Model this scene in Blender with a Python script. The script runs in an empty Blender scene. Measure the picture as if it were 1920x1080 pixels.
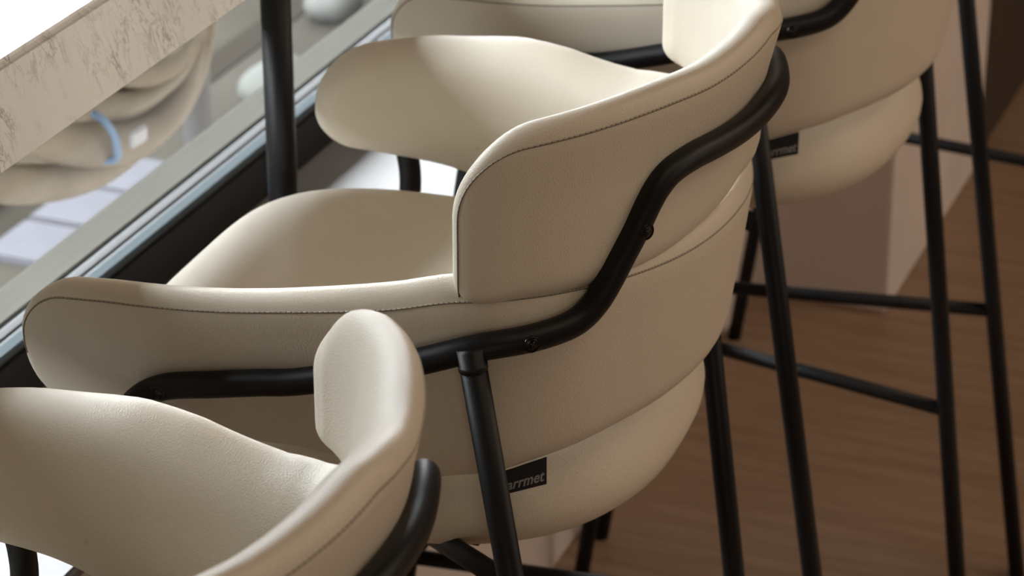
import bpy, bmesh, math, random
from mathutils import Vector, Matrix
import numpy as np
random.seed(4)

# ------------------------------------------------------------------ camera, light, exposure
S = 0.90            # image-fitted units -> metres
ZF = 0.2255         # image-fitted height of the floor below the fit origin
C = bpy.context.scene.collection
scn = bpy.context.scene

def W(x, y, z):     # image-fitted point -> world
    return Vector((x * S, y * S, (z + ZF) * S))

cam = bpy.data.cameras.new('camera')
cam_o = bpy.data.objects.new('camera', cam); C.objects.link(cam_o)
right = Vector((0.93086047, 0.36537308, -0.00114202))
down = Vector((0.15633858, -0.40112471, -0.90258364))
fwd = Vector((-0.33023786, 0.84000088, -0.43051304))
M = Matrix((right, -down, -fwd)).transposed().to_4x4()
M.translation = W(0, 0, 1.6866)
cam_o.matrix_world = M
cam.sensor_width = 36.0
cam.lens = 5257.706 * 36 / 1920
cam.clip_start = 0.05; cam.clip_end = 100
cam.dof.use_dof = True
cam.dof.focus_distance = 1.98 * S
cam.dof.aperture_fstop = cam.lens / 1000 / (0.0085 * S)
scn.camera = cam_o

scn.view_settings.view_transform = 'Standard'
scn.view_settings.look = 'None'
scn.view_settings.exposure = 0.0
scn.view_settings.gamma = 1.0
scn.view_settings.use_curve_mapping = False
scn.cycles.max_bounces = 8
scn.cycles.diffuse_bounces = 5
scn.cycles.use_denoising = True
scn.cycles.sample_clamp_indirect = 6.0

world = bpy.data.worlds.new('overcast_sky'); scn.world = world
world.use_nodes = True
wn = world.node_tree.nodes; wl = world.node_tree.links
bg = wn['Background']
tc = wn.new('ShaderNodeTexCoord'); sx = wn.new('ShaderNodeSeparateXYZ')
rp = wn.new('ShaderNodeValToRGB')
rp.color_ramp.elements[0].position = 0.0; rp.color_ramp.elements[0].color = (0.30, 0.29, 0.27, 1)
rp.color_ramp.elements[1].position = 1.0; rp.color_ramp.elements[1].color = (0.95, 0.99, 1.05, 1)
e = rp.color_ramp.elements.new(0.49); e.color = (0.34, 0.33, 0.31, 1)
e = rp.color_ramp.elements.new(0.54); e.color = (0.93, 0.97, 1.06, 1)
ma = wn.new('ShaderNodeMath'); ma.operation = 'MULTIPLY_ADD'; ma.inputs[1].default_value = 0.5; ma.inputs[2].default_value = 0.5
wl.new(tc.outputs['Generated'], sx.inputs[0]); wl.new(sx.outputs['Z'], ma.inputs[0])
wl.new(ma.outputs[0], rp.inputs[0]); wl.new(rp.outputs[0], bg.inputs['Color'])
bg.inputs['Strength'].default_value = 26.0

def area(name, loc, target, sx_, sy_, power, col):
    l = bpy.data.lights.new(name, 'AREA'); l.shape = 'RECTANGLE'; l.size = sx_; l.size_y = sy_
    l.energy = power; l.color = col
    o = bpy.data.objects.new(name, l); C.objects.link(o); o.location = loc
    o.rotation_euler = (Vector(target) - Vector(loc)).to_track_quat('-Z', 'Y').to_euler()
    return o
# added warm fill from overhead, standing for no known lamps
area('fill_far', (2.4, 4.2, 2.95), (2.4, 4.2, 0), 2.4, 3.6, 70, (1.0, 0.79, 0.60))
area('fill_near', (0.7, 1.2, 2.95), (0.7, 1.2, 0), 1.2, 1.6, 10, (1.0, 0.80, 0.56))
# added soft fills from the right and behind the camera, no windows there
area('fill_right', (4.1, 2.6, 1.7), (0, 2.2, 1.0), 4.5, 1.8, 24, (1.0, 0.93, 0.86))
area('fill_back', (1.3, -2.4, 1.0), (-0.6, 1.7, 0.75), 1.6, 1.2, 15, (1.0, 0.92, 0.76))
# daylight portal filling the window opening (guides the sky's light, adds none)
pt = area('window_portal', (-1.36 * S, 2.30, 1.27), (2, 1.1, 1.85), 5.6, 2.4, 1, (1, 1, 1))
pt.rotation_euler = (0, math.radians(-90), 0)
pt.data.size = 1.30; pt.data.size_y = 2.4
pt.data.cycles.is_portal = True

# ------------------------------------------------------------------ materials
def mat(name, col, rough=0.5, metal=0.0, spec=0.5):
    m = bpy.data.materials.new(name); m.use_nodes = True
    b = m.node_tree.nodes['Principled BSDF']
    b.inputs['Base Color'].default_value = (*col, 1)
    b.inputs['Roughness'].default_value = rough
    b.inputs['Metallic'].default_value = metal
    b.inputs['Specular IOR Level'].default_value = spec
    return m
def nd(m, t, **kw):
    n = m.node_tree.nodes.new(t)
    for k, v in kw.items(): setattr(n, k, v)
    return n
def lk(m, a, b): m.node_tree.links.new(a, b)
def noise(m, scale, detail=3, vec=None, rough=0.5, dist=0.0):
    n = nd(m, 'ShaderNodeTexNoise'); n.inputs['Scale'].default_value = scale
    n.inputs['Detail'].default_value = detail; n.inputs['Roughness'].default_value = rough
    n.inputs['Distortion'].default_value = dist
    if vec is None:
        t = nd(m, 'ShaderNodeTexCoord'); vec = t.outputs['Object']
    lk(m, vec, n.inputs['Vector']); return n
def ramp(m, fac, stops):
    r = nd(m, 'ShaderNodeValToRGB'); el = r.color_ramp.elements
    el[0].position, el[0].color = stops[0][0], (*stops[0][1], 1)
    el[1].position, el[1].color = stops[-1][0], (*stops[-1][1], 1)
    for p, c in stops[1:-1]:
        x = el.new(p); x.color = (*c, 1)
    lk(m, fac, r.inputs[0]); return r
def bump(m, h, strength, dist):
    b = nd(m, 'ShaderNodeBump'); b.inputs['Strength'].default_value = strength
    b.inputs['Distance'].default_value = dist
    lk(m, h, b.inputs['Height'])
    lk(m, b.outputs[0], m.node_tree.nodes['Principled BSDF'].inputs['Normal'])
def base(m, out): lk(m, out, m.node_tree.nodes['Principled BSDF'].inputs['Base Color'])

LEATHER = (0.68, 0.61, 0.50)
def leather(name):
    m = mat(name, LEATHER, 0.42, 0, 0.4)
    n = noise(m, 9, 2)
    r = ramp(m, n.outputs[0], [(0.3, (0.665, 0.595, 0.485)), (0.7, (0.70, 0.63, 0.52))])
    # tiny brown specks of dirt
    v = nd(m, 'ShaderNodeTexVoronoi'); v.inputs['Scale'].default_value = 16; v.inputs['Randomness'].default_value = 1
    t = nd(m, 'ShaderNodeTexCoord'); lk(m, t.outputs['Object'], v.inputs['Vector'])
    s = ramp(m, v.outputs['Distance'], [(0.0, (1, 1, 1)), (0.03, (1, 1, 1)), (0.045, (0, 0, 0))])
    n2 = noise(m, 5, 1); s2 = ramp(m, n2.outputs[0], [(0.56, (0, 0, 0)), (0.62, (0.6, 0.6, 0.6))])
    mu = nd(m, 'ShaderNodeMath', operation='MULTIPLY'); lk(m, s.outputs[0], mu.inputs[0]); lk(m, s2.outputs[0], mu.inputs[1])
    mx = nd(m, 'ShaderNodeMix', data_type='RGBA'); lk(m, mu.outputs[0], mx.inputs[0])
    lk(m, r.outputs[0], mx.inputs[6]); mx.inputs[7].default_value = (0.25, 0.16, 0.09, 1)
    base(m, mx.outputs[2])
    g = nd(m, 'ShaderNodeTexVoronoi'); g.inputs['Scale'].default_value = 900
    lk(m, t.outputs['Object'], g.inputs['Vector'])
    bump(m, g.outputs['Distance'], 0.30, 0.0007)
    return m
M_LEATHER = leather('cream_leather')
M_SEAM = mat('leather_seam', (0.17, 0.14, 0.10), 0.8)
M_THREAD = mat('stitch_thread', (0.42, 0.38, 0.31), 0.7)
M_BLACK = mat('black_powder_coat', (0.005, 0.0048, 0.0055), 0.45, 0, 0.26)
_n = noise(M_BLACK, 700, 2); bump(M_BLACK, _n.outputs[0], 0.12, 0.0004)
M_SCREW = mat('screw_metal', (0.035, 0.032, 0.03), 0.25, 0.9)
M_LABEL = mat('black_woven_label', (0.006, 0.006, 0.008), 0.85)
_w = nd(M_LABEL, 'ShaderNodeTexWave'); _w.inputs['Scale'].default_value = 900
_t = nd(M_LABEL, 'ShaderNodeTexCoord'); lk(M_LABEL, _t.outputs['Object'], _w.inputs['Vector']); bump(M_LABEL, _w.outputs['Fac'], 0.2, 0.0003)
M_LETTER = mat('grey_woven_lettering', (0.24, 0.235, 0.25), 0.8)

def marble():
    m = mat('veined_marble', (0.62, 0.57, 0.53), 0.28)
    t = nd(m, 'ShaderNodeTexCoord')
    mp = nd(m, 'ShaderNodeMapping', vector_type='TEXTURE'); mp.inputs['Rotation'].default_value = (math.radians(28), 0.1, 0.2)
    mp.inputs['Scale'].default_value = (1, .62, 1.9)
    lk(m, t.outputs['Object'], mp.inputs['Vector'])
    def vein(scale, width, dist):
        n = noise(m, scale, 7, mp.outputs[0], 0.62, dist)
        s = nd(m, 'ShaderNodeMath', operation='SUBTRACT'); lk(m, n.outputs[0], s.inputs[0]); s.inputs[1].default_value = 0.5
        a = nd(m, 'ShaderNodeMath', operation='ABSOLUTE'); lk(m, s.outputs[0], a.inputs[0])
        return ramp(m, a.outputs[0], [(0.0, (1, 1, 1)), (width, (0, 0, 0))])
    v1 = vein(20, 0.014, 0.9); v2 = vein(46, 0.020, 0.6)
    k = noise(m, 24, 4, mp.outputs[0]); km = ramp(m, k.outputs[0], [(0.43, (0, 0, 0)), (0.66, (1, 1, 1))])
    ad = nd(m, 'ShaderNodeMath', operation='MAXIMUM'); lk(m, v1.outputs[0], ad.inputs[0]); lk(m, v2.outputs[0], ad.inputs[1])
    mu = nd(m, 'ShaderNodeMath', operation='MULTIPLY'); lk(m, ad.outputs[0], mu.inputs[0]); lk(m, km.outputs[0], mu.inputs[1])
    m8 = nd(m, 'ShaderNodeMath', operation='MULTIPLY'); lk(m, mu.outputs[0], m8.inputs[0]); m8.inputs[1].default_value = 0.85
    c = noise(m, 5, 5, mp.outputs[0]); cl = ramp(m, c.outputs[0], [(0.3, (0.79, 0.785, 0.80)), (0.7, (0.88, 0.875, 0.885))])
    mx = nd(m, 'ShaderNodeMix', data_type='RGBA'); lk(m, m8.outputs[0], mx.inputs[0]); lk(m, cl.outputs[0], mx.inputs[6])
    mx.inputs[7].default_value = (0.13, 0.11, 0.11, 1)
    base(m, mx.outputs[2]); return m
M_MARBLE = marble()

def floor_mat():
    m = mat('brown_wood_floor', (0.15, 0.09, 0.055), 0.45)
    t = nd(m, 'ShaderNodeTexCoord')
    mp = nd(m, 'ShaderNodeMapping'); mp.inputs['Scale'].default_value = (1.2, 14, 1)
    lk(m, t.outputs['Object'], mp.inputs['Vector'])
    n = noise(m, 3.5, 6, mp.outputs[0], 0.6, 0.4)
    r = ramp(m, n.outputs[0], [(0.25, (0.20, 0.12, 0.07)), (0.5, (0.27, 0.175, 0.11)), (0.8, (0.34, 0.235, 0.16))])
    base(m, r.outputs[0]); bump(m, n.outputs[0], 0.1, 0.002)
    return m
M_FLOOR = floor_mat()
def plain(name, col, rough=0.6, sc=6, var=0.06, spec=0.5):
    m = mat(name, col, rough, 0, spec); n = noise(m, sc, 4)
    r = ramp(m, n.outputs[0], [(0.3, tuple(c * (1 - var) for c in col)), (0.7, tuple(min(1, c * (1 + var)) for c in col))])
    base(m, r.outputs[0]); return m
M_WALL = plain('warm_grey_paint', (0.36, 0.29, 0.23))
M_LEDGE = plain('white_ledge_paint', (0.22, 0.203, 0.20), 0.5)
M_PIER = plain('blush_plaster', (0.70, 0.62, 0.57))
M_CEIL = plain('ceiling_paint', (0.36, 0.29, 0.23))
M_DARK = plain('dark_panel', (0.045, 0.032, 0.025), 0.5)
M_FRAME = plain('dark_bronze_frame', (0.014, 0.012, 0.010), 0.6, spec=0.25)
M_SILVER = mat('pale_aluminium_trim', (0.07, 0.085, 0.092), 0.75, 0.0, 0.1)
M_GASKET = mat('grey_gasket', (0.03, 0.029, 0.031), 0.5)
M_MID = plain('grey_frame_rebate', (0.11, 0.105, 0.105), 0.7, spec=0.2)
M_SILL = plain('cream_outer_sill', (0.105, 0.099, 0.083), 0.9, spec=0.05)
M_TAN = plain('tan_ground', (0.036, 0.032, 0.026), 1.0, 3, 0.15, spec=0.0)
M_PAVER = plain('lavender_paver', (0.072, 0.070, 0.078), 1.0, 8, spec=0.0)
M_GREEN = plain('pale_green_kerb', (0.062, 0.066, 0.054), 1.0, spec=0.0)
M_EARTH = plain('brown_joint', (0.02, 0.017, 0.013), 1.0, spec=0.0)
M_CANVAS = plain('cream_canvas', (0.25, 0.218, 0.172), 0.95, 12, 0.1, spec=0.05)
M_STONE = plain('pale_stone', (0.085, 0.085, 0.078), 1.0, spec=0.0)
M_CORD = mat('blue_cord', (0.16, 0.25, 0.38), 0.6)
M_TAG = mat('white_tag', (0.40, 0.41, 0.42), 0.5)
def glass():
    m = bpy.data.materials.new('window_glass'); m.use_nodes = True
    n = m.node_tree.nodes; n.clear()
    o = n.new('ShaderNodeOutputMaterial'); mx = n.new('ShaderNodeMixShader')
    tr = n.new('ShaderNodeBsdfTransparent'); gl = n.new('ShaderNodeBsdfGlossy'); fr = n.new('ShaderNodeFresnel')
    tr.inputs[0].default_value = (0.93, 0.95, 0.94, 1); gl.inputs['Roughness'].default_value = 0.02; fr.inputs[0].default_value = 1.45
    l = m.node_tree.links
    ge = n.new('ShaderNodeNewGeometry'); inv = n.new('ShaderNodeMath'); inv.operation = 'SUBTRACT'; inv.inputs[0].default_value = 1
    mu = n.new('ShaderNodeMath'); mu.operation = 'MULTIPLY'
    l.new(ge.outputs['Backfacing'], inv.inputs[1]); l.new(fr.outputs[0], mu.inputs[0]); l.new(inv.outputs[0], mu.inputs[1])
    l.new(mu.outputs[0], mx.inputs[0]); l.new(tr.outputs[0], mx.inputs[1]); l.new(gl.outputs[0], mx.inputs[2]); l.new(mx.outputs[0], o.inputs[0])
    return m
M_GLASS = glass()

# ------------------------------------------------------------------ mesh helpers
def add_obj(name, me, parent=None, loc=None):
    o = bpy.data.objects.new(name, me); C.objects.link(o)
    if parent: o.parent = parent
    if loc is not None: o.location = loc
    return o
def mesh(name, verts, faces, m, smooth=True):
    me = bpy.data.meshes.new(name); me.from_pydata([tuple(v) for v in verts], [], faces); me.update()
    bm = bmesh.new(); bm.from_mesh(me); bmesh.ops.recalc_face_normals(bm, faces=bm.faces); bm.to_mesh(me); bm.free()
    if smooth: me.polygons.foreach_set('use_smooth', [True] * len(me.polygons))
    me.materials.append(m); return me
def tube_vf(pts, r, n=20, cap=True, r2=None):
    pts = [Vector(p) for p in pts]; V = []; F = []
    T = [(pts[min(i + 1, len(pts) - 1)] - pts[max(i - 1, 0)]).normalized() for i in range(len(pts))]
    a = Vector((0, 0, 1)) if abs(T[0].z) < 0.9 else Vector((0, 1, 0))
    N = (a - T[0] * a.dot(T[0])).normalized()
    for i, p in enumerate(pts):
        if i: N = (N - T[i] * N.dot(T[i])).normalized()
        B = T[i].cross(N)
        rr = r[i] if isinstance(r, (list, tuple)) else r
        for k in range(n):
            an = 2 * math.pi * k / n
            V.append(p + N * math.cos(an) * rr + B * math.sin(an) * (rr if r2 is None else r2))
    for i in range(len(pts) - 1):
        for k in range(n):
            F.append((i * n + k, i * n + (k + 1) % n, (i + 1) * n + (k + 1) % n, (i + 1) * n + k))
    if cap:
        F.append(tuple(range(n))); F.append(tuple(range((len(pts) - 1) * n, len(pts) * n)))
    return V, F
def join_vf(parts):
    V = []; F = []
    for v, f in parts:
        o = len(V); V += list(v); F += [tuple(i + o for i in q) for q in f]
    return V, F
def catmull(P, n=8):
    P = [Vector(p) for p in P]; out = []
    for i in range(len(P) - 1):
        p0 = P[i - 1] if i else P[i] * 2 - P[i + 1]; p1, p2 = P[i], P[i + 1]
        p3 = P[i + 2] if i + 2 < len(P) else P[i + 1] * 2 - P[i]
        for k in range(n):
            t = k / n
            out.append(0.5 * ((2 * p1) + (p2 - p0) * t + (2 * p0 - 5 * p1 + 4 * p2 - p3) * t * t + (3 * p1 - p0 - 3 * p2 + p3) * t ** 3))
    out.append(P[-1]); return out
def box_me(name, lo, hi, m, bevel=0.004):
    bm = bmesh.new(); bmesh.ops.create_cube(bm, size=1)
    lo, hi = Vector(lo), Vector(hi); s = hi - lo; c = (hi + lo) / 2
    for v in bm.verts: v.co = Vector((v.co.x * s.x + c.x, v.co.y * s.y + c.y, v.co.z * s.z + c.z))
    if bevel: bmesh.ops.bevel(bm, geom=bm.edges[:], offset=bevel, segments=2, affect='EDGES')
    me = bpy.data.meshes.new(name); bm.to_mesh(me); bm.free(); me.materials.append(m); return me
def wbox(lo, hi): return W(*lo), W(*hi)

def struct(name, me, parent=None):
    o = add_obj(name, me, parent)
    if parent is None: o['kind'] = 'structure'
    return o
def tag(o, label, cat, group=None):
    o['label'] = label; o['category'] = cat
    if group: o['group'] = group
    return o

# ------------------------------------------------------------------ structure
struct('floor', box_me('floor', (-1.12 * S, -2.5, -0.05), (4.2, 7.5, 0), M_FLOOR, 0))
struct('ceiling', box_me('ceiling', (-1.45 * S, -2.5, 3.0), (4.2, 7.5, 3.1), M_CEIL, 0))
struct('wall_right', box_me('wall_right', (4.2, -2.5, 0), (4.3, 7.5, 3.0), M_WALL, 0))
struct('wall_back', box_me('wall_back', (-1.45 * S, -2.6, 0), (4.2, -2.5, 3.0), M_WALL, 0))
struct('wall_far', box_me('wall_far', (-1.45 * S, 7.5, 0), (4.2, 7.6, 3.0), M_DARK, 0))
# low wall with a white ledge under the window
lo, hi = W(-1.36, -2.6, -ZF), W(-1.105, 3.86, 0.425)
struct('wall_left', box_me('wall_left', (lo.x, -2.4, 0), (hi.x, hi.y, hi.z), M_PIER, 0.002))
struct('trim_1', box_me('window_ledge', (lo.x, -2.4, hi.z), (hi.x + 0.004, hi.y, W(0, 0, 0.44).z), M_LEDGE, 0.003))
# pier at the end of the window
struct('wall_pier', box_me('wall_pier', W(-1.40, 3.856, -ZF), (W(-0.893, 0, 0).x, W(0, 4.50, 0).y, 3.0), M_PIER, 0.003))
struct('wall_alcove', box_me('wall_alcove', W(-1.40, 4.505, -ZF), (W(-0.90, 0, 0).x, 7.5, 3.0), M_DARK, 0.003))
HEAD = 1.90
struct('wall_lintel', box_me('wall_lintel', (-1.45 * S, -2.5, W(0, 0, HEAD).z), (-1.30 * S, W(0, 3.856, 0).y, 3.0), M_WALL, 0))
struct('wall_sky_blocker', box_me('low_sky_blocker', (-9.5, -14, -0.3), (-8.5, 20, 4.2), M_TAN, 0))  # unseen block, added to keep low sky light off the seats
struct('ceiling_sky_blocker', box_me('high_sky_blocker', (-2.25, -8, 2.05), (-1.47 * S, 12, 2.12), M_TAN, 0))  # unseen slab, added to cut off the high sky
# window: dark frame, pale trim, rebate, gaskets, glass
win = bpy.data.objects.new('window_1', None); C.objects.link(win); win['kind'] = 'structure'
Y0, Y1 = 1.25, 3.856
struct('wall_side_blocker', box_me('wall_side_blocker', (-1.45 * S, -2.5, W(0, 0, .42).z), (-1.28 * S, W(0, Y0, 0).y, W(0, 0, HEAD).z), M_WALL, 0.003))  # unseen wall, added to narrow the window light sideways
def rail(name, x0, x1, z0, z1, m, b=0.001):
    return add_obj(name, box_me(name, W(x0, Y0, z0), W(x1, Y1, z1), m, b), win)
rail('bottom_rail', -1.325, -1.292, 0.440, 0.497, M_FRAME, 0.003)
o = rail('trim_strip', -1.309, -1.2935, 0.497, 0.505, M_SILVER, 0.0015); o['label'] = 'pale blue-grey metal strip along the dark rail'
rail('gasket', -1.316, -1.309, 0.497, 0.501, M_GASKET)
rail('rebate', -1.326, -1.316, 0.492, 0.503, M_MID)
rail('gasket', -1.331, -1.326, 0.492, 0.501, M_GASKET)
rail('pane', -1.3360, -1.3310, 0.49, HEAD - .01, M_GLASS, 0)
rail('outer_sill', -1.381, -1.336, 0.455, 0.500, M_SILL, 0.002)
rail('head_rail', -1.345, -1.300, HEAD - .03, HEAD, M_FRAME)
for y in (Y0 + .03,):
    add_obj('mullion', box_me('mullion', W(-1.345, y - 0.03, 0.5), W(-1.30, y + 0.03, HEAD - .02), M_FRAME, 0.002), win)

# outdoors
GZ = -0.3
g = struct('pavement', box_me('pavement', W(-9, -3, GZ - 0.06), W(-1.37, 14, GZ - 0.012), M_TAN, 0))
pv = box_me('paver', (-0.074 * S, -0.075 * S, -0.03), (0.074 * S, 0.075 * S, 0.0), M_PAVER, 0.004)
for i in range(4):
    for j in range(3):
        p = add_obj('paver', pv, g, W(-2.343 + i * 0.156, 3.757 + j * 0.160, GZ + random.uniform(-0.002, 0.002)))
        p.rotation_euler.z = random.uniform(-0.01, 0.01)
add_obj('joint', box_me('joint', W(-2.49, 3.0, GZ - 0.02), W(-2.422, 6.2, GZ - 0.008), M_EARTH, 0), g)
struct('trim_2', box_me('outer_kerb', W(-2.95, 2.0, GZ - 0.02), W(-2.50, 4.25, GZ + 0.03), M_GREEN, 0.004))

# ------------------------------------------------------------------ marble table
tx = -1.10
table = bpy.data.objects.new('marble_table', None); C.objects.link(table)
table.location = W(-1.4, 1.3, -ZF); table.location.x = W(-1.12, 0, 0).x
tag(table, 'long marble-topped bar table on a black post at the window', 'table')
def local(me, o):
    me.transform(Matrix.Translation(-o.location)); return me
zb, zt = W(0, 0, 0.831).z, W(0, 0, 0.918).z
bm = bmesh.new(); bmesh.ops.create_cube(bm, size=1)
lo = Vector((W(-1.27, 0, 0).x, W(0, -0.2, 0).y, zb)); hi = Vector((W(tx, 0, 0).x, W(0, 2.85, 0).y, zt))
for v in bm.verts: v.co = Vector((v.co[i] * (hi - lo)[i] + (hi + lo)[i] / 2 for i in range(3)))
ed = [e for e in bm.edges if all(v.co.z > zt - 1e-4 for v in e.verts)]
bmesh.ops.bevel(bm, geom=ed, offset=0.005, segments=3, affect='EDGES')
ed = [e for e in bm.edges if all(v.co.z < zb + 1e-4 for v in e.verts)]
bmesh.ops.bevel(bm, geom=ed, offset=0.001, segments=1, affect='EDGES')
me = bpy.data.meshes.new('table_top'); bm.to_mesh(me); bm.free(); me.materials.append(M_MARBLE)
add_obj('table_top', local(me, table), table)
ledge_z = W(0, 0, 0.44).z
for y in (0.10, 2.249):
    c = W(-1.1235, y, 0)
    V, F = tube_vf([(c.x, c.y, ledge_z), (c.x, c.y, zb)], 0.0147 * S, 32)
    V2, F2 = tube_vf([(c.x, c.y, ledge_z), (c.x, c.y, ledge_z + 0.006)], 0.018 * S, 32)
    add_obj('leg', local(mesh('leg', *join_vf([(V, F)]), M_BLACK), table), table)
    add_obj('foot_plate', local(mesh('foot_plate', V2, F2, M_BLACK, False), table), table)

# ------------------------------------------------------------------ the bar stool
K = np.array([(-.42, .272), (-.37, .28), (-.30, .286), (-.2, .285), (-.1, .276), (0, .258), (.04, .236), (.075, .202), (.108, .151), (.131, .10), (.145, .05), (.150, 0)])
K = np.vstack([K * [1, -1], K[-2::-1]])
D = np.r_[0, np.cumsum(np.hypot(*np.diff(K, axis=0).T))]; D = D - D[11]
def hs(t):
    t = min(max(t, D[0]), D[-1])
    i = min(max(int(np.searchsorted(D, t)) - 1, 0), len(D) - 2); h = D[i + 1] - D[i]; a = (t - D[i]) / h
    def m(j):
        if j == 0: return (K[1] - K[0]) / (D[1] - D[0])
        if j == len(D) - 1: return (K[-1] - K[-2]) / (D[-1] - D[-2])
        return (K[j + 1] - K[j - 1]) / (D[j + 1] - D[j - 1])
    return (2 * a ** 3 - 3 * a * a + 1) * K[i] + (a ** 3 - 2 * a * a + a) * h * m(i) + (-2 * a ** 3 + 3 * a * a) * K[i + 1] + (a ** 3 - a * a) * h * m(i + 1)
ZK = [.55, .61, .64, .658, .73, .786, .888, .943, 1.0]
KU = [.50, .58, .66, .71, .78, .83, .88, .975, 1.01]
VK = [.55, .64, .675, .745, .80, .93, 1.10]
KV = [.80, .86, .90, .97, 1.0, 1.0, .97]
def sp(t, z):
    k = hs(t); ku = np.interp(z, ZK, KU)
    u = k[0] * ku if k[0] > 0 else k[0]
    return np.array([u, k[1] * np.interp(z, VK, KV)])
def surf(t, z, off=0.0):
    """point of the shell's outer face; off > 0 pushes outwards"""
    p = sp(t, z); d = sp(t + 2e-3, z) - sp(t - 2e-3, z)
    n = np.array([d[1], -d[0]]); n /= (np.linalg.norm(n) + 1e-9)
    p = p + n * off
    return Vector((p[0] * S, p[1] * S, (z + ZF) * S))

def lin(xs, ys):
    # smooth (cosine-blended) interpolation of symmetric data
    def f(t):
        a = abs(t)
        for i in range(len(xs) - 1):
            if a <= xs[i + 1]:
                k = (a - xs[i]) / (xs[i + 1] - xs[i]); k = min(max(k, 0), 1)
                m0 = (ys[i + 1] - ys[i - 1]) / (xs[i + 1] - xs[i - 1]) if i else 0
                m1 = (ys[i + 2] - ys[i]) / (xs[i + 2] - xs[i]) if i + 2 < len(xs) else (ys[-1] - ys[-2]) / (xs[-1] - xs[-2])
                h = xs[i + 1] - xs[i]
                return (2 * k ** 3 - 3 * k * k + 1) * ys[i] + (k ** 3 - 2 * k * k + k) * h * m0 + (-2 * k ** 3 + 3 * k * k) * ys[i + 1] + (k ** 3 - k * k) * h * m1
        return ys[-1]
    return f

def spaced(L, r, nr, nm):
    """0..L with spacing refined towards both ends"""
    a = [r * (1 - math.cos(k / nr * math.pi / 2)) for k in range(nr)]
    mid = [r + (L - 2 * r) * k / nm for k in range(nm + 1)]
    return a + mid + [L - x for x in reversed(a)]
def rr_sdf(x, y, T, H, rt, rb):
    x = abs(x)
    best = min(T - x, y, H - y)
    if y > H - rt and x > T - rt: best = rt - math.hypot(x - (T - rt), y - (H - rt))
    if y < rb and x > T - rb: best = rb - math.hypot(x - (T - rb), rb - y)
    return max(best, 0.0)
def corner(x, y, T, H, rt, rb):
    s = 1 if x >= 0 else -1; x = abs(x)
    for r, top in ((rt, True), (rb, False)):
        lx = (x - (T - r)) / r; ly = (y - (H - r)) / r if top else (r - y) / r
        if lx > 0 and ly > 0:
            nx = lx * math.sqrt(max(0, 1 - ly * ly / 2)); ny = ly * math.sqrt(max(0, 1 - lx * lx / 2))
            x = T - r + nx * r; y = H - r + ny * r if top else r - ny * r
            break
    return s * x, y
def sm(x, a, b):
    k = min(1, max(0, (x - a) / (b - a))); return k * k * (3 - 2 * k)
def far_z_fit(t):
    """height offset bending the far pad tops and back tube to fit the image"""
    return float(np.interp(t, [0, .04, .08, .12, .25, .32, .35, .375, .40, .42, .445, .47, .50, .56, .70],
                           [0, -.003, -.010, -.013, -.016, -.0265, -.0245, -.0170, -.0090, -.002, .004, .0090, .0100, .009, -.008]))
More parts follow.
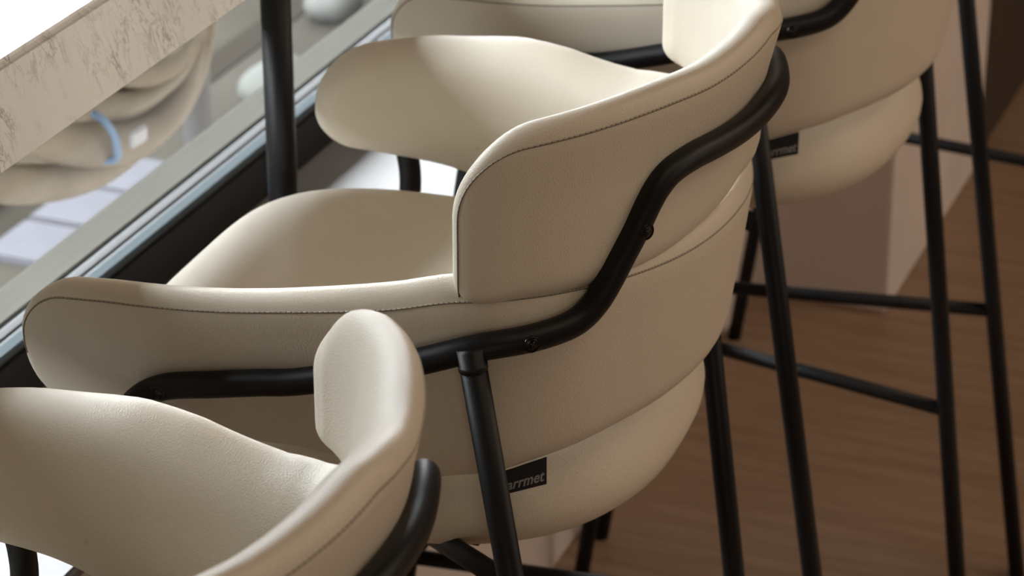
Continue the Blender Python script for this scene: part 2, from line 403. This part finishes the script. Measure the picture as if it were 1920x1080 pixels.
class Pad:
    def __init__(s, T, zb, zt, H, rt, rb, th, a, r1, r2, off=lambda t: 0.0, puff=0.0, thb=None, the=None, af=.008, r1f=.008, slip=0.0, skirt=0.0):
        s.__dict__.update(T=T, zb=zb, zt=zt, H=H, rt=rt, rb=rb, th=th, a=a, r1=r1, r2=r2, off=off, puff=puff, thb=thb, the=the, af=af, r1f=r1f, slip=slip, skirt=skirt)
    def z(s, t, y):
        a, b = s.zb(t) - s.skirt * sm(-t, .40, .54), s.zt(t) + far_z_fit(t)  # near arm bottom lowered and far tops offset to fit the image
        return a + y / s.H * (b - a)
    def tt(s, t): return t - s.slip * sm(abs(t), .38, .62)  # near arm lengthened, far arm shortened to fit the image
    def aw(s, t):
        w = sm(abs(t), s.T - s.rt * .9, s.T - .2 * s.rt)
        return s.a + (s.af - s.a) * w, s.r1 + (s.r1f - s.r1) * w
    def n_out(s, e, t=0.0):
        a, r1 = s.aw(t); k = 1 - min(e, r1) / r1
        return -a * (1 - math.sqrt(max(0, 1 - k * k)))
    def n_in(s, e, y=None, t=0.0):
        th = s.th
        if s.the is not None: th = s.th + (s.the - s.th) * min(1, max(0, abs(t) / s.T - .35) / .65) ** 1.3
        if s.thb is not None:
            th = s.thb + (s.th - s.thb) * min(1, max(0, y / s.H) / 0.6)
        k = 1 - min(e, s.r2) / s.r2
        return -th + (th - s.aw(t)[0]) * (1 - math.sqrt(max(0, 1 - k * k))) - s.puff * (1 - math.exp(-e / 0.03))
    def build(s, name, m, nt=90, ny=12):
        ex = max(s.rt, s.r2)
        X = [x - s.T for x in spaced(2 * s.T, ex, 12, nt)]
        Yv = spaced(s.H, min(ex, s.H * 0.45), 10, ny)
        V = []; F = []; idx_o = {}; idx_i = {}
        for i, x in enumerate(X):
            for j, y in enumerate(Yv):
                cx, cy = corner(x, y, s.T, s.H, s.rt, s.rb)
                e = rr_sdf(cx, cy, s.T, s.H, s.rt, s.rb)
                edge = i in (0, len(X) - 1) or j in (0, len(Yv) - 1)
                if edge: e = 0
                z = s.z(cx, cy); of = s.off(cx)
                idx_o[i, j] = len(V); V.append(surf(s.tt(cx), z, s.n_out(e, cx) + of))
                if edge: idx_i[i, j] = idx_o[i, j]
                else: idx_i[i, j] = len(V); V.append(surf(s.tt(cx), z, s.n_in(e, cy, cx) + of))
        for i in range(len(X) - 1):
            for j in range(len(Yv) - 1):
                for d in (idx_o, idx_i):
                    q = (d[i, j], d[i + 1, j], d[i + 1, j + 1], d[i, j + 1])
                    F.append(q if d is idx_o else q[::-1])
        return mesh(name, V, F, m)
    def seam(s, es, y0=0.0, n=260, ef=.0045):
        """polyline on the outer face, es inside the outline, over the top from end to end"""
        T, H = s.T - ef, s.H - es; r = max(s.rt - es, 0.004); P = []
        k = 12
        for i in range(k): P.append((-T, y0 + (H - r - y0) * i / k))
        for i in range(k): a = math.pi - i / k * math.pi / 2; P.append((-T + r + r * math.cos(a), H - r + r * math.sin(a)))
        for i in range(n): P.append((-T + r + (2 * T - 2 * r) * i / n, H))
        for i in range(k): a = math.pi / 2 - i / k * math.pi / 2; P.append((T - r + r * math.cos(a), H - r + r * math.sin(a)))
        for i in range(k + 1): P.append((T, H - r - (H - r - y0) * i / k))
        return [surf(s.tt(t), s.z(t, y), s.n_out(rr_sdf(t, y, s.T, s.H, s.rt, s.rb), t) + s.off(t)) for t, y in P]

low = Pad(slip=.011, skirt=.030, T=.677,
          zb=lin([0, .10, .16, .21, .27, .335, .368, .42, .47, .53, .60, .680], [.663, .663, .663, .661, .657, .646, .641, .650, .672, .686, .690, .692]),
          zt=lin([0, .09, .17, .24, .326, .381, .445, .504, .555, .60, .680], [.811, .812, .818, .825, .828, .817, .806, .797, .792, .789, .779]),
          H=.105, rt=.054, rb=.042, th=.040, a=.013, r1=.015, r2=.028, puff=.002, thb=.030)
up = Pad(T=.3305,
         zb=lin([0, .04, .09, .135, .20, .26, .334], [.817, .813, .808, .805, .806, .808, .812]),
         zt=lin([0, .05, .10, .15, .20, .253, .286, .334], [.958, .955, .952, .953, .952, .948, .944, .938]),
         H=.128, rt=.062, rb=.020, th=.038, a=.014, r1=.018, r2=.032, the=.024,
         off=lambda t: 0.0055 - 0.007 * max(0, 1 - abs(t) / .2), puff=.002)

def thread_vf(P, r, on=3, off_=1):
    """short raised stitches following a polyline"""
    return tube_vf(P, r, 6, False)
def stitches(P, r, length, gap):
    parts = []; acc = 0; seg = [P[0]]; drawing = True
    dense = []
    for a, b in zip(P[:-1], P[1:]):
        n = max(1, int((b - a).length / 0.0008))
        for k in range(n): dense.append(a.lerp(b, k / n))
    st = max(1, int(length / 0.0008)); gp = max(1, int(gap / 0.0008)); i = 0
    while i + st < len(dense):
        parts.append(tube_vf(dense[i:i + st + 1:max(1, st // 3)], r, 4, True)); i += st + gp
    return join_vf(parts)

me_low = low.build('lower_shell', M_LEATHER, 110, 10)
me_up = up.build('backrest', M_LEATHER, 70, 12)
seam_low = low.seam(.0095, y0=.045)
seam_up = up.seam(.0125, y0=.004)
me_seam_low = mesh('seam', *tube_vf(seam_low, 0.00062, 6, True), M_SEAM)
me_seam_up = mesh('seam', *tube_vf(seam_up, 0.00062, 6, True), M_SEAM)
me_thread_low = mesh('stitching', *stitches([p + Vector((0, 0, 0.0002)) for p in seam_low], 0.00068, 0.0030, 0.0012), M_THREAD)
me_thread_up = mesh('stitching', *stitches([p + Vector((0, 0, 0.0002)) for p in seam_up], 0.00068, 0.0030, 0.0012), M_THREAD)

def seat_mesh():
    def outline(k, ins):
        a = 2 * math.pi * k / N; c, s_ = math.cos(a), math.sin(a)
        if c < 0: L, n_ = .255, 3.6
        else: L, n_ = .222, 2.5
        Wd = .220
        r = (abs(c) ** n_ + abs(s_) ** n_) ** (-1 / n_)
        u, v = L * c * r, Wd * s_ * r
        q = 1 - ins / .2
        return u * q, v * q
    N = 96; V = []; F = []
    rings = [(.19, .548), (.15, .548), (.10, .550), (.05, .554), (.030, .558), (.014, .567), (.005, .577), (.001, .588), (0, .598), (.0015, .608), (.005, .621), (.010, .635), (.016, .650), (.0225, .665), (.029, .679), (.036, .688), (.048, .694), (.07, .699), (.10, .701), (.15, .702), (.19, .7025)]
    for ins, z in rings:
        for k in range(N):
            u, v = outline(k, ins)
            # rear underside tucks in under the shell
            V.append(Vector(((-.136 + u) * S, v * S, (z + ZF) * S)))
    for i in range(len(rings) - 1):
        for k in range(N):
            F.append((i * N + k, i * N + (k + 1) % N, (i + 1) * N + (k + 1) % N, (i + 1) * N + k))
    F.append(tuple(range(N))); F.append(tuple(range((len(rings) - 1) * N, len(rings) * N)))
    return mesh('seat', V, F, M_LEATHER)
me_seat = seat_mesh()

# frame: front feet, arm rails, risers and the band round the back are one bent tube
RT = 0.0103
def L(u, v, z): return Vector((u * S, v * S, (z + ZF) * S))
tube_tz = [(-.561, .711), (-.517, .722), (-.48, .730), (-.448, .736), (-.39, .7525), (-.355, .765), (-.315, .779), (-.275, .783), (-.245, .786), (-.228, .791), (-.214, .801), (-.203, .814), (-.191, .831), (-.180, .846), (-.167, .866), (-.157, .877), (-.144, .8845), (-.12, .888), (-.09, .8875), (-.06, .8865), (-.03, .886), (0, .886)]
def leg_front(s_, z):
    k = (.78 - z) / (.78 + ZF)
    return L(-.2492 - .1472 * k, s_ * (.286 + .031 * k), z)
half = [leg_front(-1, -ZF + 0.0), leg_front(-1, .1), leg_front(-1, .4), leg_front(-1, .60), leg_front(-1, .635)]
half += [L(-.2690, -.2875, .658), L(-.2710, -.2865, .680), L(-.2660, -.2855, .698)]
half += [surf(t, z, RT - 0.001) for t, z in tube_tz]
far_half = half[:8] + [surf(t, z + far_z_fit(-t) * (1 - sm(-t, .19, .27)), RT - 0.001) for t, z in tube_tz]
full = half + [Vector((p.x, -p.y, p.z)) for p in reversed(far_half[:-1])]
me_frame = mesh('frame', *tube_vf(catmull(full, 6), RT * S, 24), M_BLACK)
def leg_rear_pt(s_, z):
    k = (.78 - z) / (.78 + ZF)
    return L(.144 * k, s_ * (.2712 - .050 * k), z)
def legme(s_):
    return mesh('leg', *tube_vf([leg_rear_pt(s_, .782), leg_rear_pt(s_, .4), leg_rear_pt(s_, -ZF)], 0.0102 * S, 24), M_BLACK)
me_leg = {-1: legme(-1), 1: legme(1)}
def collar(s_):
    a, b = leg_rear_pt(s_, .7705), leg_rear_pt(s_, .7655)
    return mesh('weld_ring', *tube_vf([a, b], 0.0109 * S, 24), M_BLACK)
me_collar = {s_: collar(s_) for s_ in (-1, 1)}
ZB = .1575
def bar(s_):
    return mesh('side_rail', *tube_vf([leg_rear_pt(s_, ZB), leg_front(s_, ZB)], 0.0085 * S, 18), M_BLACK)
me_bar = {s_: bar(s_) for s_ in (-1, 1)}
me_foot = mesh('footrest', *tube_vf([leg_front(-1, ZB), leg_front(1, ZB)], 0.0085 * S, 18), M_BLACK)
def capm(p, d):
    return mesh('foot_cap', *tube_vf([p + Vector((0, 0, 0.0)), p + d], 0.0112 * S, 20), M_BLACK)
def braces():
    P = []
    for s_ in (-1, 1):
        a = leg_rear_pt(s_, .584); b = L(-.115, s_ * .135, .550)
        c = leg_front(s_, .585)
        for p, q, hh in ((a, b, .0105), (c, L(-.15, s_ * .135, .550), .009)):
            P.append(tube_vf([p, p.lerp(q, .5) + Vector((0, 0, 0.000)), q], hh * S, 20, True, 0.006 * S))
    # mounting plate under the cushion
    lo, hi = L(-.24, -.15, .542), L(-.04, .15, .556)
    V = [Vector((x, y, z)) for z in (lo.z, hi.z) for x, y in ((lo.x, lo.y), (hi.x, lo.y), (hi.x, hi.y), (lo.x, hi.y))]
    P.append((V, [(0, 3, 2, 1), (4, 5, 6, 7), (0, 1, 5, 4), (1, 2, 6, 5), (2, 3, 7, 6), (3, 0, 4, 7)]))
    return mesh('seat_support', *join_vf(P), M_BLACK, True)
me_brace = braces()
# screws: pan heads with a cross, sitting in shallow cups
def screw(t, z, dt=0.0):
    p0 = surf(t, z + (far_z_fit(t) * (1 - sm(t, .19, .27)) if t > 0 else 0), RT * 2 - 0.0022); n = (surf(t, z, 1.0) - surf(t, z, 0.0)).normalized()
    up_ = Vector((0, 0, 1)); up_ = (up_ - n * up_.dot(n)).normalized(); sd = n.cross(up_)
    parts = []
    R0 = 0.0052 * S
    V = []; F = []; n_ = 24
    prof = [(1.25, -.0022), (1.25, .0008), (1.15, .0014), (1.03, .0004), (.95, .0008), (.7, .0014), (.3, .0016), (0.02, .0016)]
    for r, h in prof:
        for k in range(n_):
            a = 2 * math.pi * k / n_
            V.append(p0 + (sd * math.cos(a) + up_ * math.sin(a)) * R0 * r + n * h * S)
    for i in range(len(prof) - 1):
        for k in range(n_): F.append((i * n_ + k, i * n_ + (k + 1) % n_, (i + 1) * n_ + (k + 1) % n_, (i + 1) * n_ + k))
    F.append(tuple(range((len(prof) - 1) * n_, len(prof) * n_)))
    parts.append((V, F))
    for a in (0.5, 0.5 + math.pi / 2):
        d = sd * math.cos(a) + up_ * math.sin(a); w = n.cross(d)
        q = p0 + n * .00135 * S
        VV = [q + d * x * R0 * .55 + w * y * R0 * .13 + n * zz * S for zz in (0, .0004) for x, y in ((-1, -1), (1, -1), (1, 1), (-1, 1))]
        parts.append((VV, [(0, 3, 2, 1), (4, 5, 6, 7), (0, 1, 5, 4), (1, 2, 6, 5), (2, 3, 7, 6), (3, 0, 4, 7)]))
    return mesh('screw', *join_vf(parts), M_SCREW)
me_screws = [screw(s_ * t, z) for s_ in (1, -1) for t, z in ((-.561, .7105), (-.275, .783), (-.1765, .8485))]

# woven label on the near side, hanging from the bottom seam of the shell
LT0, LT1 = -.304, -.2545
def lab_pt(fx, fz, o):
    t = LT0 + (LT1 - LT0) * fx
    ztop = low.zb(t) + .0035
    z = ztop - (.0195 + .0035 * fx) * (1 - fz)
    base_ = surf(t, ztop, -.006)
    q = surf(t, ztop, -.006 + o)
    return Vector((q.x, q.y, (z + ZF) * S)) + (surf(t, ztop, 0) - surf(t, ztop, -1)).normalized() * 0.0025 * (1 - fz) * 0
def label_mesh():
    V = []; F = []; nx = 12
    for o in (0.0022, 0.0034):
        for j in (0, .5, 1):
            for i in range(nx + 1): V.append(lab_pt(i / nx, j, o))
    w = nx + 1
    for l in (0, 1):
        for j in range(2):
            for i in range(nx):
                a = l * 3 * w + j * w + i; F.append((a, a + 1, a + w + 1, a + w))
    per = [i for i in range(w)] + [w * 2 - 1, w * 3 - 1] + [w * 2 + i for i in reversed(range(nx))] + [w]
    for a, b in zip(per, per[1:] + per[:1]): F.append((a, b, b + 3 * w, a + 3 * w))
    return mesh('label', V, F, M_LABEL, False)
me_label = label_mesh()
def letter_mesh():
    cu = bpy.data.curves.new('lettering', 'FONT'); cu.body = 'arrmet'; cu.size = 1.0; cu.shear = 0.22; cu.offset = 0.018
    cu.resolution_u = 3; cu.extrude = 0.0
    o = bpy.data.objects.new('tmp_text', cu); C.objects.link(o)
    dg = bpy.context.evaluated_depsgraph_get(); me = bpy.data.meshes.new_from_object(o.evaluated_get(dg))
    bpy.data.objects.remove(o); bpy.data.curves.remove(cu)
    xs = [v.co.x for v in me.vertices]; x0, x1 = min(xs), max(xs)
    for v in me.vertices:
        fx = 0.13 + 0.82 * (v.co.x - x0) / (x1 - x0); fz = 0.17 + v.co.y * 0.60
        v.co = lab_pt(fx, fz, 0.0038)
    me.materials.clear(); me.materials.append(M_LETTER); me.name = 'lettering'; me.update()
    return me
me_letter = letter_mesh()

def make_stool():
    root = bpy.data.objects.new('bar_stool', None); C.objects.link(root)
    a = add_obj('lower_shell', me_low, root)
    add_obj('seam', me_seam_low, a); add_obj('stitching', me_thread_low, a)['kind'] = 'stuff'
    b = add_obj('backrest', me_up, root)
    add_obj('seam', me_seam_up, b); add_obj('stitching', me_thread_up, b)['kind'] = 'stuff'
    add_obj('seat', me_seat, root)
    fr = add_obj('frame', me_frame, root); fr['label'] = 'matt black bent tube frame'
    for s in me_screws: add_obj('screw', s, fr)
    for s in (-1, 1):
        l = add_obj('leg', me_leg[s], root); add_obj('weld_ring', me_collar[s], l)
        add_obj('side_rail', me_bar[s], root)
    add_obj('footrest', me_foot, root)
    add_obj('seat_support', me_brace, root)
    lb = add_obj('label', me_label, root); lb['label'] = 'small black woven label with grey lettering'
    add_obj('lettering', me_letter, lb)
    return root
def children(o): return [c for c in bpy.data.objects if c.parent == o]
def copy_tree(o, parent=None):
    c = o.copy(); C.objects.link(c); c.parent = parent
    for ch in children(o): copy_tree(ch, c)
    return c
poses = [(-.6880, 1.1885, -.0022), (-.6934, 1.9313, .0314), (-.6820, 2.6240, -.0400), (-.684, 3.3792, .0185)]
labels = ['cream leather bar stool nearest the camera, its backrest seen from above',
          'cream leather bar stool in sharp focus, second from the camera, rail screws showing',
          'cream leather bar stool behind the one in focus, third from the camera',
          'farthest bar stool by the plaster pier, only its black legs and rails showing']
proto = make_stool()
stools = [proto] + [copy_tree(proto) for _ in range(3)]
for o, (x, y, a), lb in zip(stools, poses, labels):
    o.location = W(x, y, -ZF); o.rotation_euler = (0, 0, a)
    tag(o, lb, 'bar stool', 'bar stools along the window table')

# ------------------------------------------------------------------ seen through the glass
def canvas():
    X = -1.70
    root = bpy.data.objects.new('canvas_bundle', None); C.objects.link(root)
    root.location = W(X, 3.15, GZ - 0.012)
    tag(root, 'cream canvas parasol folded and tied with blue cord outside the window', 'parasol')
    path = [(2.30, .64, .11), (2.45, .57, .125), (2.60, .505, .135), (2.75, .440, .135), (2.88, .390, .125), (2.99, .380, .115), (3.06, .42, .100), (3.10, .49, .085), (3.130, .60, .075), (3.152, .78, .07), (3.152, 1.0, .06), (3.152, 1.35, .03)]
    P = catmull([W(X, y, z) for y, z, r in path], 8)
    rr = [v.x for v in catmull([(r, 0, 0) for y, z, r in path], 8)]
    def frame(i):
        T = (P[min(i + 1, len(P) - 1)] - P[max(i - 1, 0)]).normalized(); N = Vector((1, 0, 0)); return N, T.cross(N).normalized()
    V = []; F = []; n = 40
    for i, p in enumerate(P):
        N, B = frame(i)
        for k in range(n):
            a = 2 * math.pi * k / n
            V.append(p + (N * math.cos(a) * .5 + B * math.sin(a)) * rr[i] * S * .82)
    for i in range(len(P) - 1):
        for k in range(n): F.append((i * n + k, i * n + (k + 1) % n, (i + 1) * n + (k + 1) % n, (i + 1) * n + k))
    F.append(tuple(range(n))); F.append(tuple(range((len(P) - 1) * n, len(P) * n)))
    add_obj('canopy', local(mesh('canopy', V, F, M_CANVAS), root), root)
    rnd = random.Random(7)
    for q in range(10):
        a0 = -1.45 + 2.9 * q / 9 + rnd.uniform(-.06, .06); ph = rnd.uniform(0, 6)
        pts = []; rads = []
        for i, p in enumerate(P):
            N, B = frame(i); a = a0 + .10 * math.sin(i * .09 + ph)
            k = .80 + .07 * math.sin(i * .13 + ph * 2)
            pts.append(p + (N * math.cos(a) * .60 + B * math.sin(a)) * rr[i] * S * k); rads.append(rr[i] * S * (.17 + .05 * math.sin(i * .11 + ph)))
        add_obj('pleat', local(mesh('pleat', *tube_vf(pts, rads, 12), M_CANVAS), root), root)
    # cord: a loop round the bundle
    loop = catmull([W(-1.65, 2.736, .430), W(-1.612, 2.739, .419), W(-1.600, 2.749, .397), W(-1.600, 2.757, .375), W(-1.607, 2.766, .354), W(-1.628, 2.768, .347)], 8)
    cd = add_obj('cord', local(mesh('cord', *tube_vf(loop, 0.0045, 10), M_CORD), root), root); cd['label'] = 'light blue tie cord'
    q = W(-1.588, 2.790, .377)
    me = box_me('tag', (-0.003, -0.018, -0.010), (0.003, 0.018, 0.010), M_TAG, 0.0028)
    me.transform(Matrix.Rotation(math.radians(-4), 4, 'X')); me.transform(Matrix.Translation(q - root.location))
    t = add_obj('tag', me, root); t['label'] = 'blank white tag on the cord'
    V, F = tube_vf([W(X, 3.152, GZ - 0.012), W(X, 3.152, 1.9)], 0.018, 20)
    add_obj('pole', local(mesh('pole', V, F, M_MID), root), root)
canvas()

def stone(name, x, y, r, hgt, label):
    bm = bmesh.new(); bmesh.ops.create_icosphere(bm, subdivisions=3, radius=1)
    for v in bm.verts:
        k = 1 + 0.07 * math.sin(3 * v.co.x + 2 * v.co.y) + 0.05 * math.sin(5 * v.co.z + 1)
        v.co = Vector((v.co.x * r * k, v.co.y * r * 1.5 * k, max(v.co.z, -.5) * hgt * k + hgt * .5))
    me = bpy.data.meshes.new(name); bm.to_mesh(me); bm.free(); me.materials.append(M_STONE)
    me.polygons.foreach_set('use_smooth', [True] * len(me.polygons))
    o = add_obj(name, me, None, W(x, y, GZ - 0.012)); tag(o, label, 'stone')
stone('pale_stone', -2.27, 4.53, .055, .05, 'pale stone on the ground outside, left of the black post')
stone('pale_stone', -2.36, 5.00, .05, .05, 'pale stone on the ground outside, right of the black post')
